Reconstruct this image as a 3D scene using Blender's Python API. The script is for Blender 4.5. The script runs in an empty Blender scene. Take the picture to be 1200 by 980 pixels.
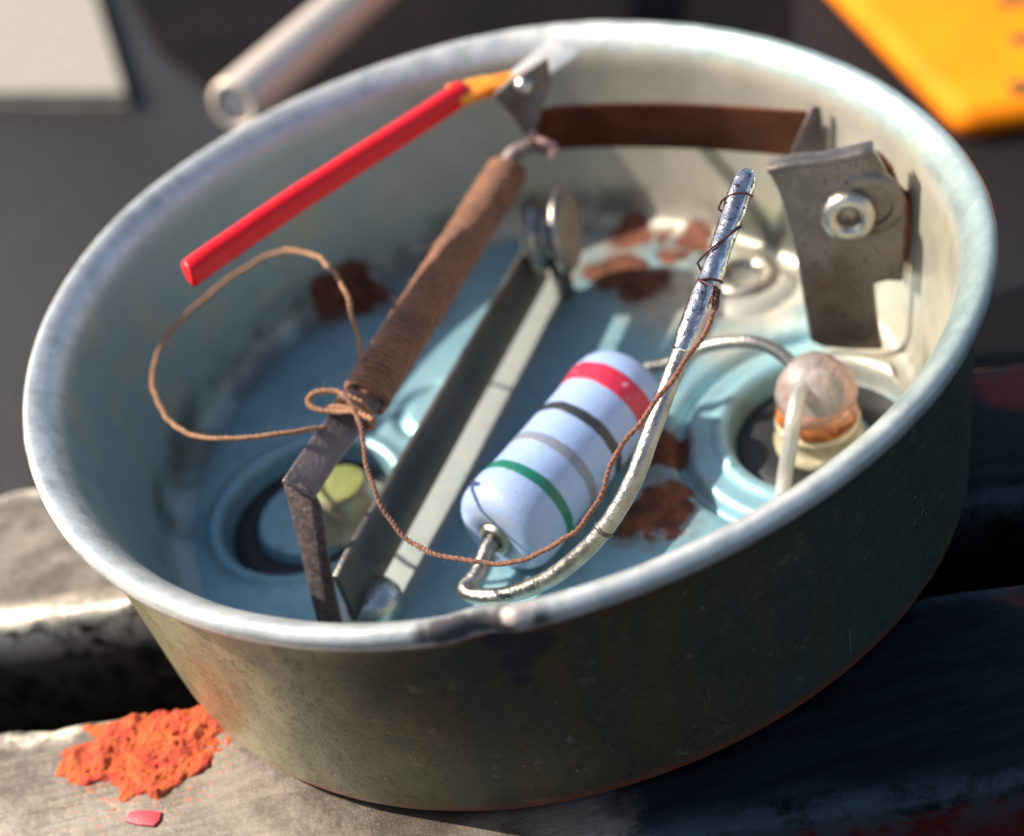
import bpy, bmesh, math, random
import numpy as np
from mathutils import Vector, Matrix, noise
random.seed(7)
PI = math.pi
SC = bpy.context.scene
COL = SC.collection
SC.unit_settings.system = 'METRIC'
SC.unit_settings.scale_length = 0.01          # one unit is a centimetre

# ------------------------------------------------------------------ camera
F = 1600.0
CAM = Vector((0.0, -4.77462, 3.10217))
pan, tilt, roll = -0.01202, 0.69974, -0.28779
FW = Vector((math.sin(pan)*math.cos(tilt), math.cos(pan)*math.cos(tilt), -math.sin(tilt)))
r0 = FW.cross(Vector((0, 0, 1))).normalized(); u0 = r0.cross(FW)
RT = math.cos(roll)*r0 + math.sin(roll)*u0
UP = -math.sin(roll)*r0 + math.cos(roll)*u0
cd = bpy.data.cameras.new('camera'); cam = bpy.data.objects.new('camera', cd); COL.objects.link(cam)
m3 = Matrix((RT, UP, -FW)).transposed()
cam.matrix_world = Matrix.Translation(CAM) @ m3.to_4x4()
cd.sensor_fit = 'HORIZONTAL'; cd.sensor_width = 36; cd.lens = F/1200*36
cd.clip_start = 0.05; cd.clip_end = 2000
cd.dof.use_dof = True; cd.dof.focus_distance = 4.97; cd.dof.aperture_fstop = 0.40
SC.camera = cam

# ------------------------------------------------------------------ light
SUN_AZ = Vector((-0.895, 0.446)); SUN_EL = math.radians(43)
w = bpy.data.worlds.new('World'); SC.world = w; w.use_nodes = True
nt = w.node_tree; nt.nodes.clear()
out = nt.nodes.new('ShaderNodeOutputWorld'); bg = nt.nodes.new('ShaderNodeBackground')
sky = nt.nodes.new('ShaderNodeTexSky'); sky.sky_type = 'NISHITA'; sky.sun_disc = False
sky.sun_elevation = SUN_EL; sky.sun_rotation = math.atan2(SUN_AZ.x, SUN_AZ.y)
sky.air_density = 1.0; sky.dust_density = 1.6; sky.ozone_density = 0.35
nt.links.new(sky.outputs[0], bg.inputs[0]); nt.links.new(bg.outputs[0], out.inputs[0])
bg.inputs[1].default_value = 0.105
sd = bpy.data.lights.new('sun', 'SUN'); sun = bpy.data.objects.new('sun', sd); COL.objects.link(sun)
sd.energy = 5.0; sd.angle = math.radians(0.5); sd.color = (1.0, 0.92, 0.79)
sdir = Vector((SUN_AZ.x*math.cos(SUN_EL), SUN_AZ.y*math.cos(SUN_EL), math.sin(SUN_EL)))
sun.rotation_euler = sdir.to_track_quat('Z', 'Y').to_euler(); sun.location = sdir*30
SC.view_settings.view_transform = 'Standard'; SC.view_settings.look = 'None'
SC.view_settings.gamma = 1; SC.view_settings.use_curve_mapping = False
SC.view_settings.exposure = 0.68
SC.render.engine = 'CYCLES'
SC.cycles.use_denoising = True

# ------------------------------------------------------------------ helpers
def at(px, py, z):
    """point of the place seen at that spot of the photograph, at height z"""
    d = FW*F + RT*(px-600) - UP*(py-490)
    return CAM + d*((z-CAM.z)/d.z)

def on_plane(px, py, p0, n):
    d = FW*F + RT*(px-600) - UP*(py-490)
    return CAM + d*(((p0-CAM).dot(n))/d.dot(n))

def g_of(t):
    """the tin is slightly out of round"""
    return 1 + (-.01469*math.cos(2*t)-.01581*math.sin(2*t)+.0063*math.cos(3*t)-.01391*math.sin(3*t)
                -.00594*math.cos(4*t)-.01518*math.sin(4*t))/2.0

def fbm(p, o=4): return noise.fractal(Vector(p), 1.0, 2.0, o)

def mesh(name, V, Fc, m, parent=None, smooth=True, label=None):
    me = bpy.data.meshes.new(name); me.from_pydata([tuple(v) for v in V], [], Fc); me.update()
    bm = bmesh.new(); bm.from_mesh(me); bmesh.ops.recalc_face_normals(bm, faces=bm.faces); bm.to_mesh(me); bm.free()
    if m: me.materials.append(m)
    if smooth: me.polygons.foreach_set('use_smooth', [True]*len(me.polygons))
    o = bpy.data.objects.new(name, me); COL.objects.link(o)
    if parent: o.parent = parent; o.matrix_parent_inverse = world_of(parent).inverted()
    if label: o['label'] = label
    return o

def world_of(o):
    M = Matrix.Translation(o.location)
    p = o.parent
    while p: M = Matrix.Translation(p.location) @ M if not isinstance(p, type(None)) and p.type == 'EMPTY' else M; p = p.parent
    return M

def thing(name, label, cat, loc=(0, 0, 0), group=None):
    o = bpy.data.objects.new(name, None); COL.objects.link(o); o.location = loc
    o.empty_display_size = .2
    o['label'] = label; o['category'] = cat
    if group: o['group'] = group
    return o

def tag(o, label, cat, group=None):
    o['label'] = label; o['category'] = cat
    if group: o['group'] = group
    return o

def bevel(o, wdt, seg=2, ang=35):
    b = o.modifiers.new('bevel', 'BEVEL'); b.width = wdt; b.segments = seg
    b.limit_method = 'ANGLE'; b.angle_limit = math.radians(ang)
    for p in o.data.polygons: p.use_smooth = True
    return o

def catmull(P, n=10, closed=False):
    P = [Vector(p) for p in P]; out = []
    N = len(P)
    for i in range(N-1):
        a = P[max(i-1, 0)]; b = P[i]; c = P[i+1]; d = P[min(i+2, N-1)]
        for k in range(n):
            t = k/n
            out.append(.5*((2*b)+(c-a)*t+(2*a-5*b+4*c-d)*t*t+(3*b-a-3*c+d)*t**3))
    out.append(P[-1]); return out

def frames(P):
    N = len(P); T = []
    for i in range(N):
        t = (P[min(i+1, N-1)]-P[max(i-1, 0)])
        T.append(t.normalized() if t.length > 1e-9 else (T[-1] if T else Vector((0, 0, 1))))
    a = Vector((0, 0, 1)) if abs(T[0].z) < .9 else Vector((1, 0, 0))
    nrm = (a-T[0]*a.dot(T[0])).normalized(); out = []
    for i in range(N):
        nrm = (nrm-T[i]*nrm.dot(T[i])).normalized()
        out.append((T[i], nrm, T[i].cross(nrm)))
    return out

def tube(P, r, seg=12, rf=None, cap=True, lump=0, V=None, Fc=None):
    """sweep a round section; rf(i/N) scales the radius"""
    V = [] if V is None else V; Fc = [] if Fc is None else Fc
    fr = frames(P); N = len(P); b0 = len(V)
    for i, p in enumerate(P):
        k = r*(rf(i/(N-1)) if rf else 1)
        T, n, b = fr[i]
        for j in range(seg):
            a = 2*PI*j/seg; q = n*math.cos(a)+b*math.sin(a); kk = k
            if lump: kk = k*(1+lump*noise.noise((p+q*k)*14)+.5*lump*noise.noise((p+q*k)*40))
            V.append(p+q*kk)
    for i in range(N-1):
        for j in range(seg):
            a = b0+i*seg+j; c = b0+i*seg+(j+1) % seg
            Fc.append((a, c, c+seg, a+seg))
    if cap:
        Fc.append(tuple(b0+j for j in range(seg))[::-1]); Fc.append(tuple(b0+(N-1)*seg+j for j in range(seg)))
    return V, Fc

def twisted(P, r, pitch, seg=8, fuzz=0):
    """a two-ply thread: two strands twisted round each other"""
    V, Fc = [], []; P = [p+Vector((noise.noise(p*9), noise.noise(p*9+Vector((5, 0, 0))), noise.noise(p*9+Vector((0, 7, 0)))))*.011 for p in P]
    D = [0]
    for i in range(1, len(P)): D.append(D[-1]+(P[i]-P[i-1]).length)
    fr = frames(P)
    for ph in (0, PI):
        Q = []
        for i, p in enumerate(P):
            a = (D[i]+.03*noise.noise(Vector((D[i]*6, 0, 1))))/pitch*2*PI+ph; T, n, b = fr[i]
            Q.append(p+(n*math.cos(a)+b*math.sin(a))*r*.30)
        tube(Q, r*.74, seg, V=V, Fc=Fc, rf=lambda t: 1+.22*noise.noise(Vector((t*50, ph, 0)))+.12*noise.noise(Vector((t*180, ph, 2))))
    rnd = random.Random(int(r*1e5)+len(P))
    for k in range(fuzz):
        i = rnd.randrange(1, len(P)-1); T, n, b = fr[i]; a = rnd.uniform(0, 2*PI)
        q = (n*math.cos(a)+b*math.sin(a)); L = rnd.uniform(.6, 2.6)*r
        s = P[i]+q*r*.9; e = s+q*L+T*rnd.uniform(-2, 2)*r
        tube([s, (s+e)/2+b*r*.4*rnd.uniform(-1, 1), e], r*.05, 3, V=V, Fc=Fc)
    return V, Fc

def resample(P, step):
    out = [P[0].copy()]; acc = 0
    for i in range(1, len(P)):
        a, b = P[i-1], P[i]; L = (b-a).length
        if L < 1e-9: continue
        t = step-acc
        while t <= L: out.append(a+(b-a)*(t/L)); t += step
        acc = (acc+L) % step
    out.append(P[-1]); return out

def lathe(prof, M=Matrix.Identity(4), seg=48, gf=None, fn=None, close=False):
    V, Fc = [], []
    n = len(prof)
    for (r, z) in prof:
        for j in range(seg):
            a = 2*PI*j/seg; k = gf(a) if gf else 1
            p = Vector((r*k*math.cos(a), r*k*math.sin(a), z))
            if fn: p = fn(p, a)
            V.append(M @ p)
    for i in range(n-1 if not close else n):
        i2 = (i+1) % n
        for j in range(seg):
            j2 = (j+1) % seg
            Fc.append((i*seg+j, i*seg+j2, i2*seg+j2, i2*seg+j))
    if not close:
        if prof[0][0] > 1e-6 and False: pass
    return V, Fc

def axis_M(origin, zdir):
    z = Vector(zdir).normalized(); q = z.to_track_quat('Z', 'Y')
    return Matrix.Translation(origin) @ q.to_matrix().to_4x4()

def plate(pts, n, th):
    """extrude a flat outline (world points) by th against n"""
    k = len(pts); n = Vector(n).normalized()
    V = [p.copy() for p in pts]+[p-n*th for p in pts]
    Fc = [tuple(range(k)), tuple(range(2*k-1, k-1, -1))]
    for i in range(k):
        j = (i+1) % k; Fc.append((i, j, j+k, i+k))
    return V, Fc

def ribbon(P, side, width, th):
    """flat strip along P; side(i) is its width direction"""
    V, Fc = [], []; N = len(P)
    for i, p in enumerate(P):
        T = (P[min(i+1, N-1)]-P[max(i-1, 0)]).normalized()
        s = side(i) if callable(side) else side
        s = (s-T*s.dot(T)).normalized(); nn = T.cross(s)
        wd = width(i/(N-1)) if callable(width) else width
        for a, b in ((-.5, -.5), (.5, -.5), (.5, .5), (-.5, .5)):
            V.append(p+s*a*wd+nn*b*th)
    for i in range(N-1):
        for j in range(4):
            a = i*4+j; c = i*4+(j+1) % 4; Fc.append((a, c, c+4, a+4))
    Fc.append((3, 2, 1, 0)); Fc.append(tuple((N-1)*4+j for j in range(4)))
    return V, Fc

# ------------------------------------------------------------------ materials
class NM:
    def __init__(s, name):
        s.m = bpy.data.materials.new(name); s.m.use_nodes = True; s.t = s.m.node_tree; s.t.nodes.clear()
        s.o = s.t.nodes.new('ShaderNodeOutputMaterial'); s.b = s.t.nodes.new('ShaderNodeBsdfPrincipled')
        s.t.links.new(s.b.outputs[0], s.o.inputs[0])
        s.tc = s.t.nodes.new('ShaderNodeTexCoord'); s.P = s.tc.outputs['Object']
    def L(s, a, b): s.t.links.new(a, b)
    def put(s, v, sock):
        if hasattr(v, 'is_output') or isinstance(v, bpy.types.NodeSocket): s.L(v, sock)
        elif isinstance(v, (tuple, list)) and len(v) == 3 and sock.type == 'RGBA': sock.default_value = (*v, 1)
        else: sock.default_value = v
    def noise(s, sc, det=4, rough=.55, dist=0, P=None, color=False):
        n = s.t.nodes.new('ShaderNodeTexNoise'); n.inputs['Scale'].default_value = sc
        n.inputs['Detail'].default_value = det; n.inputs['Roughness'].default_value = rough
        n.inputs['Distortion'].default_value = dist; s.L(P or s.P, n.inputs['Vector'])
        return n.outputs['Color' if color else 'Fac']
    def voro(s, sc, P=None, feat='F1'):
        n = s.t.nodes.new('ShaderNodeTexVoronoi'); n.inputs['Scale'].default_value = sc; n.feature = feat
        s.L(P or s.P, n.inputs['Vector']); return n.outputs['Distance']
    def ramp(s, v, a, b, lo=0.0, hi=1.0):
        n = s.t.nodes.new('ShaderNodeMapRange'); n.clamp = True
        n.interpolation_type = 'SMOOTHSTEP'
        s.put(v, n.inputs[0]); n.inputs[1].default_value = a; n.inputs[2].default_value = b
        n.inputs[3].default_value = lo; n.inputs[4].default_value = hi; return n.outputs[0]
    def mix(s, f, a, b, mode='MIX'):
        n = s.t.nodes.new('ShaderNodeMix'); n.data_type = 'RGBA'; n.blend_type = mode
        s.put(f, n.inputs[0]); s.put(a, n.inputs[6]); s.put(b, n.inputs[7]); return n.outputs[2]
    def math(s, op, a, b=0.0, c=0.0):
        n = s.t.nodes.new('ShaderNodeMath'); n.operation = op
        s.put(a, n.inputs[0]); s.put(b, n.inputs[1])
        if op in ('MULTIPLY_ADD', 'SMOOTH_MAX', 'SMOOTH_MIN'): s.put(c, n.inputs[2])
        return n.outputs[0]
    def vmath(s, op, a, b):
        n = s.t.nodes.new('ShaderNodeVectorMath'); n.operation = op
        s.put(a, n.inputs[0]); s.put(b, n.inputs[1])
        return n.outputs['Value'] if op in ('DISTANCE', 'DOT_PRODUCT', 'LENGTH') else n.outputs[0]
    def mapping(s, scale=(1, 1, 1), rot=(0, 0, 0)):
        n = s.t.nodes.new('ShaderNodeMapping'); n.inputs['Scale'].default_value = scale
        n.inputs['Rotation'].default_value = rot; s.L(s.P, n.inputs[0]); return n.outputs[0]
    def warp(s, amt, sc, det=4):
        c = s.noise(sc, det, .6, color=True)
        a = s.vmath('SUBTRACT', c, (.5, .5, .5)); n = s.t.nodes.new('ShaderNodeVectorMath'); n.operation = 'SCALE'
        s.L(a, n.inputs[0]); n.inputs[3].default_value = amt
        return s.vmath('ADD', s.P, n.outputs[0])
    def blobs(s, lst, P, soft=.03):
        """1 inside any of the balls (x, y, z, r), measured in warped space"""
        acc = None
        for (x, y, z, r) in lst:
            d = s.vmath('DISTANCE', P, (x, y, z)); v = s.ramp(d, r-soft, r+soft, 1, 0)
            acc = v if acc is None else s.math('MAXIMUM', acc, v)
        return acc
    def sep(s):
        n = s.t.nodes.new('ShaderNodeSeparateXYZ'); s.L(s.P, n.inputs[0]); return n.outputs
    def bump(s, h, dist, strength=1.0, prev=None):
        n = s.t.nodes.new('ShaderNodeBump'); n.inputs['Distance'].default_value = dist
        n.inputs['Strength'].default_value = strength; s.put(h, n.inputs['Height'])
        if prev is not None: s.L(prev, n.inputs['Normal'])
        return n.outputs[0]
    def done(s, col, rough=.5, metal=0.0, nrm=None, **kw):
        s.put(col, s.b.inputs['Base Color']); s.put(rough, s.b.inputs['Roughness']); s.put(metal, s.b.inputs['Metallic'])
        if nrm is not None: s.L(nrm, s.b.inputs['Normal'])
        for k, v in kw.items(): s.put(v, s.b.inputs[k.replace('_', ' ')])
        return s.m

def metal(name, c1, c2, rough=.35, sc=6, met=1.0, bmp=.004, fine=60, rvar=.15, specks=None):
    n = NM(name); a = n.noise(sc, 5, .6); b = n.noise(fine, 3, .6)
    col = n.mix(n.ramp(a, .35, .65), c1, c2)
    if specks: col = n.mix(n.ramp(n.noise(fine*1.3, 2, .5), .62, .7), col, specks)
    r = n.ramp(a, .3, .7, rough-rvar*.5, rough+rvar*.5)
    return n.done(col, r, met, n.bump(b, bmp))

RUST = [(at(420, 335, -1.0), .16), (at(388, 348, -1.0), .13), (at(500, 362, -1.08), .12), (at(470, 345, -1.05), .07),
        (at(740, 272, -1.06), .13), (at(780, 262, -1.0), .10), (at(720, 320, -1.08), .16), (at(755, 335, -1.08), .14),
        (at(815, 280, -1.08), .10), (at(790, 300, -1.08), .09), (at(775, 235, -.85), .07), (at(735, 245, -.85), .05),
        (at(770, 600, -1.08), .15), (at(735, 615, -1.08), .09), (at(790, 575, -1.08), .09), (at(775, 525, -1.08), .12), (at(885, 500, -1.17), .08)]
RUST = [(p.x, p.y, p.z, r) for p, r in RUST]

SUNLIT = [(p.x, p.y, p.z, r) for p, r in [(at(800, 350, -1.08), .26), (at(880, 340, -1.08), .32), (at(930, 300, -1.08), .35), (at(850, 400, -1.08), .14), (at(1040, 400, -1.0), .3), (at(990, 420, -1.08), .12), (at(720, 285, -1.08), .14)]]  # sunlit parts of the floor, to be coloured cream
def tin_inside(name):
    n = NM(name); W = n.warp(.30, 6, 7); W2 = n.warp(.10, 14, 4)
    x, y, z = n.sep()
    big = n.noise(1.6, 5, .6); mid = n.noise(7, 6, .65); fine = n.noise(60, 3, .6)
    col = n.mix(n.ramp(big, .35, .65), (.225, .43, .50), (.30, .50, .555))
    worn_or_sunlit = n.blobs(SUNLIT, n.warp(.22, 2.2, 3), .13)
    q0, q1 = at(450, 690, -1.08), at(655, 310, -1.08); qd = (q1-q0).normalized()
    qn = n.vmath('DOT_PRODUCT', n.vmath('SUBTRACT', n.warp(.05, 3, 3), tuple(q0)), (qd.y, -qd.x, 0))
    worn_or_sunlit = n.math('MAXIMUM', worn_or_sunlit, n.math('MULTIPLY', n.ramp(n.math('ABSOLUTE', qn), .10, .19, 1, 0), .8))  # plus the sunlit stripe beside the bar
    col = n.mix(n.math('MULTIPLY', worn_or_sunlit, .95), col, (.50, .47, .40))  # sunlight put into the floor colour as cream
    col = n.mix(n.ramp(mid, .48, .72, 0, .5), col, (.19, .27, .28))
    col = n.mix(n.ramp(n.noise(26, 5, .8), .55, .68, 0, .45), col, (.42, .47, .47))
    sc_ = n.noise(8, 3, .6, P=n.mapping((.6, 5, 1), (0, 0, .9)))
    col = n.mix(n.ramp(sc_, .68, .72, 0, .4), col, (.52, .52, .48))
    dirt = n.ramp(n.noise(19, 5, .7), .64, .76, 0, .5)
    col = n.mix(dirt, col, (.10, .12, .11))
    # grime gathered in the corner between floor and wall
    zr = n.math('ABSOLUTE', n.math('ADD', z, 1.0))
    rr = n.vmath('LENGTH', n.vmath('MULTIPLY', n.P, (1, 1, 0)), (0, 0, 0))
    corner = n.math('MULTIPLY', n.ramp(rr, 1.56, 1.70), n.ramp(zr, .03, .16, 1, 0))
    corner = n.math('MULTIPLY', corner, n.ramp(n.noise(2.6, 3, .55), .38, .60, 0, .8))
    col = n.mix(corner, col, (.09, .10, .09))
    halo = n.blobs([(a, b, c, r+.05) for a, b, c, r in RUST], n.warp(.3, 4, 5), .07)
    col = n.mix(n.math('MULTIPLY', halo, n.ramp(n.noise(6, 5, .7), .35, .65, .15, .75)), col, (.23, .15, .10))
    rust = n.blobs(RUST, W, .02)
    rc = n.mix(n.ramp(n.noise(9, 5, .7), .35, .65), (.050, .016, .009), (.19, .055, .024))
    col = n.mix(rust, col, rc)
    ro = n.ramp(mid, .3, .7, .44, .56)
    ro = n.math('MAXIMUM', ro, n.math('MULTIPLY', rust, .85))
    me = n.math('MULTIPLY', n.math('SUBTRACT', 1.0, n.math('MAXIMUM', rust, dirt)), .55)
    h = n.math('ADD', n.math('MULTIPLY', fine, .35), n.math('MULTIPLY', rust, -1.2))
    h = n.math('ADD', h, n.math('MULTIPLY', n.noise(12, 4, .7), .5))
    return n.done(col, ro, me, n.bump(h, .0035))

def tin_wall_mat():
    """bare rolled lip, pale inside, olive passivated zinc outside, with wear and specks, left side tinted for light and shade"""
    n = NM('tin_wall'); W = n.warp(.22, 5, 5)
    x, y, z = n.sep()
    rr = n.vmath('LENGTH', n.vmath('MULTIPLY', n.P, (1, 1, 0)), (0, 0, 0))
    at_ = n.t.nodes.new('ShaderNodeAttribute'); at_.attribute_name = 'side'; side = at_.outputs['Fac']   # 0 inside .. 1 lip .. 2 outside
    big = n.noise(1.6, 5, .6); mid = n.noise(7, 6, .65); fine = n.noise(70, 3, .6)
    inn = n.mix(n.ramp(big, .35, .65), (.41, .385, .32), (.54, .485, .395))
    tl = n.math('MULTIPLY', n.ramp(n.math('ADD', x, n.math('MULTIPLY', mid, .8)), -.9, .9, 1, 0), .9)
    inn = n.mix(tl, inn, (.33, .455, .44))  # left inner wall tinted teal, imitating its skylit shade
    inn = n.mix(n.ramp(n.noise(2.6, 5, .65), .50, .68, 0, .7), inn, (.50, .47, .31))
    inn = n.mix(n.ramp(mid, .52, .75, 0, .3), inn, (.25, .30, .26))
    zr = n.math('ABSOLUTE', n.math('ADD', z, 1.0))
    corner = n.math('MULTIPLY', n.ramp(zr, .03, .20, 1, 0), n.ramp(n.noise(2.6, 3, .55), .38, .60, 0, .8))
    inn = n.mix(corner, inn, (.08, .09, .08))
    streak = n.noise(6, 4, .6, P=n.mapping((1.2, 1.2, .25)))
    outc = n.mix(n.ramp(streak, .35, .65), (.105, .080, .040), (.066, .070, .050))
    outc = n.mix(n.ramp(n.noise(2.2, 4, .6), .5, .7, 0, .7), outc, (.115, .078, .032))
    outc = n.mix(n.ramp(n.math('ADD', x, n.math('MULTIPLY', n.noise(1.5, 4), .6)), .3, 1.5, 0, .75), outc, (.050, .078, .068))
    outc = n.mix(n.ramp(n.math('ADD', x, n.math('MULTIPLY', n.noise(2.0, 5, .65), .9)), -1.05, .05, .95, 0), outc, n.mix(n.ramp(streak, .3, .7), (.43, .375, .21), (.31, .29, .17)))  # left outer side coloured brighter and yellower to imitate sunlight
    outc = n.mix(n.ramp(n.noise(34, 5, .8), .50, .66, 0, .62), outc, (.030, .028, .020))
    scr = n.noise(9, 3, .6, P=n.mapping((5, 5, .35), (.35, .2, 0)))
    outc = n.mix(n.ramp(scr, .70, .74, 0, .5), outc, (.26, .25, .20))
    outc = n.mix(n.ramp(n.noise(11, 5, .75), .58, .70, 0, .5), outc, (.26, .23, .15))
    outc = n.mix(n.ramp(n.voro(42), .06, .09, .8, 0), outc, (.06, .05, .04))
    outc = n.mix(n.math('MULTIPLY', n.ramp(n.voro(15), .06, .08, 1, 0), n.ramp(n.noise(6, 3), .52, .60)), outc, (.42, .40, .34))
    edge = n.math('MAXIMUM', n.ramp(z, -1.175, -1.08, 1, 0), n.math('MULTIPLY', n.ramp(z, -.18, -.12, 0, 1), .8))
    outc = n.mix(n.math('MULTIPLY', edge, n.ramp(n.noise(5, 4, .6), .35, .6, .5, .95)), outc, (.36, .075, .035))
    lip = n.mix(n.ramp(n.noise(9, 4, .6), .4, .7), (.74, .73, .69), (.52, .53, .50))
    lip = n.mix(n.ramp(n.noise(40, 3, .7), .67, .73, 0, .6), lip, (.16, .15, .13))
    lip = n.mix(n.ramp(n.noise(8, 6, .75), .54, .68, 0, .45), lip, (.34, .36, .32))
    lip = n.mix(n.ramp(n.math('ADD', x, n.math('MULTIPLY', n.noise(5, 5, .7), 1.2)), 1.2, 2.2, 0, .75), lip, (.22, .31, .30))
    lip = n.mix(n.ramp(n.noise(3, 5, .7), .60, .70, 0, .5), lip, (.45, .50, .36))
    f1 = n.ramp(side, .25, .85); f2 = n.ramp(side, 1.35, 1.75)
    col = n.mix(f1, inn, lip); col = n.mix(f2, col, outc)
    rust = n.math('MULTIPLY', n.blobs(RUST, W, .02), n.ramp(side, .2, .5, 1, 0))
    rc = n.mix(n.ramp(n.noise(9, 5, .7), .35, .65), (.050, .016, .009), (.19, .055, .024))
    col = n.mix(rust, col, rc)
    def surf(px, py, rad):
        best = min((abs(math.hypot(q.x, q.y)-rad*g_of(math.atan2(q.y, q.x))), zz, q) for zz in [-.005*k for k in range(240)] for q in [at(px, py, zz)])
        return best[2]
    chip = surf(606, 716, 1.975)
    dkp = [(surf(a, b, 1.985), r) for a, b, r in ((498, 744, .035), (520, 741, .055), (542, 737, .06), (564, 732, .06), (585, 729, .055), (632, 724, .035))]
    dkp += [(surf(a, b, 1.93), r) for a, b, r in ((592, 752, .07), (618, 756, .075), (606, 778, .06), (612, 798, .035), (636, 750, .04))]
    dk = n.blobs([(q.x, q.y, q.z, r) for q, r in dkp], n.warp(.06, 7, 4), .02)
    col = n.mix(n.math('MULTIPLY', dk, .9), col, (.022, .018, .024))
    ck = n.blobs([(chip.x, chip.y, chip.z, .05)], n.warp(.05, 20, 3), .008)
    col = n.mix(ck, col, (.62, .52, .47))
    me = n.math('MULTIPLY', n.ramp(side, .2, 1, .4, .5), n.math('SUBTRACT', 1.0, rust))
    me = n.mix(f2, me, (.4, .4, .4))
    ro = n.math('MAXIMUM', n.ramp(mid, .3, .7, .30, .45), n.math('MULTIPLY', n.math('MAXIMUM', rust, dk), .8))
    h = n.math('ADD', n.math('MULTIPLY', fine, .5), n.math('MULTIPLY', n.noise(14, 4, .7), .8))
    h = n.math('ADD', h, n.math('MULTIPLY', rust, -1.0))
    return n.done(col, ro, me, n.bump(h, .0028))

M = {}
M['inside'] = tin_inside('tin_inside')
M['wall'] = tin_wall_mat()
M['dark_steel'] = metal('dark_steel', (.19, .145, .135), (.27, .21, .19), .45, 5, .7, .006, 55)
M['bar'] = metal('bar_steel', (.105, .096, .086), (.15, .138, .122), .45, 4, .75, .003, 50)
M['bar_light'] = metal('rivet_steel', (.30, .28, .25), (.40, .37, .33), .36, 5, .85, .003, 50)
M['bracket'] = metal('bracket_steel', (.165, .138, .122), (.235, .20, .178), .40, 7, .8, .004, 38, specks=(.10, .08, .07))
M['nickel'] = metal('nickel', (.52, .47, .41), (.62, .56, .50), .32, 8, 1.0, .003, 60)
M['copper_dark'] = metal('browned_copper', (.125, .040, .022), (.25, .085, .045), .38, 1.2, .9, .002, 50)
M['tongue'] = metal('pale_tongue', (.70, .66, .60), (.80, .77, .70), .4, 8, .3, .002, 50)
M['pink'] = metal('pink_copper', (.50, .26, .22), (.58, .34, .28), .4, 8, .8, .003, 50)
M['wire'] = metal('tinned_wire', (.34, .315, .275), (.48, .45, .40), .34, 14, 1.0, .004, 70, specks=(.25, .22, .19))
M['matte_wire'] = metal('matte_wire', (.50, .47, .42), (.58, .55, .50), .5, 14, .6, .003, 70)
n_ = NM('clear_bead'); M['bead'] = n_.done((.97, .93, .90), .07, 0, n_.bump(n_.noise(14, 4), .03), Transmission_Weight=.8, IOR=1.46)
M['solder'] = metal('solder', (.80, .76, .74), (.46, .41, .43), .17, 16, 1.0, .006, 30, .12, specks=(.22, .16, .18))
n_ = NM('cloudy_solder'); M['blob'] = n_.done(n_.mix(n_.ramp(n_.noise(18, 4, .7), .66, .70), n_.mix(n_.ramp(n_.noise(7, 4, .6), .35, .65), (.66, .54, .50), (.50, .41, .39)), (.14, .09, .07)), n_.ramp(n_.noise(9, 3), .35, .65, .16, .34), .45, n_.bump(n_.noise(14, 3), .008), Coat_Weight=.9, Coat_Roughness=.1)
M['tin_dome'] = metal('rivet_tin', (.50, .53, .48), (.60, .62, .56), .26, 7, 1.0, .003, 50)

def crust_leg():
    n = NM('pitted_dark_steel'); v = n.noise(40, 5, .75)
    col = n.mix(n.ramp(v, .4, .7), (.14, .10, .10), (.30, .215, .20))
    return n.done(col, n.ramp(v, .3, .7, .62, .42), .35, n.bump(v, .03))
M['pitted'] = crust_leg()

def thread_mat(name, a, b, edge=.6):
    n = NM(name); v = n.noise(70, 4, .7); u = n.noise(5, 3, .6)
    col = n.mix(n.ramp(v, .35, .7), a, b)
    col = n.mix(n.ramp(u, .45, .7, 0, .45), col, tuple(c*.5 for c in a))
    return n.done(col, .75, 0, n.bump(n.noise(120, 3, .7), .004), Sheen_Weight=.3, Sheen_Roughness=.5)
M['thread'] = thread_mat('brown_thread', (.30, .115, .04), (.55, .26, .10))
M['thread_dark'] = thread_mat('dark_thread', (.13, .045, .022), (.34, .125, .06))
M['wind'] = thread_mat('winding_thread', (.15, .050, .017), (.44, .17, .060))
M['hair'] = metal('enamelled_hair_wire', (.05, .02, .02), (.12, .04, .035), .35, 10, .5, .001)

def ceramic_body():
    n = NM('resistor_lacquer'); v = n.noise(45, 4, .7); sp = n.noise(26, 3, .8)
    col = n.mix(n.ramp(v, .35, .7), (.33, .45, .72), (.37, .49, .76))
    x, y, z = n.sep()
    d = n.ramp(sp, .66, .72, 0, .75)
    e = at(585, 640, -.85); near = n.ramp(n.vmath('DISTANCE', n.P, tuple(e)), .18, .42, 1, 0)
    d = n.math('MULTIPLY', d, n.math('ADD', near, .08))
    col = n.mix(d, col, (.12, .12, .16))
    wear = n.math('MULTIPLY', n.ramp(n.noise(9, 5, .7), .42, .62, 0, .55), n.ramp(n.vmath('DISTANCE', n.P, tuple(e)), .12, .30, 1, 0))
    col = n.mix(wear, col, (.50, .48, .50))
    return n.done(col, .42, 0, n.bump(v, .0022), Coat_Weight=.15, Coat_Roughness=.3)
M['res'] = ceramic_body()

def paint(name, c, rough=.4, chip=None):
    n = NM(name); v = n.noise(50, 4, .7)
    col = n.mix(n.ramp(v, .4, .7), c, tuple(min(1, k*1.15+.004) for k in c))
    if chip: col = n.mix(n.ramp(n.noise(17, 4, .7), .66, .70, 0, .8), col, chip)
    return n.done(col, rough, 0, n.bump(v, .003))
M['band_red'] = paint('band_red', (.56, .022, .060), chip=(.75, .45, .55))
M['band_black'] = paint('band_black', (.030, .035, .042))
M['band_grey'] = paint('band_grey', (.22, .235, .30))
M['band_green'] = paint('band_green', (.010, .16, .105), chip=(.25, .2, .2))

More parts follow.
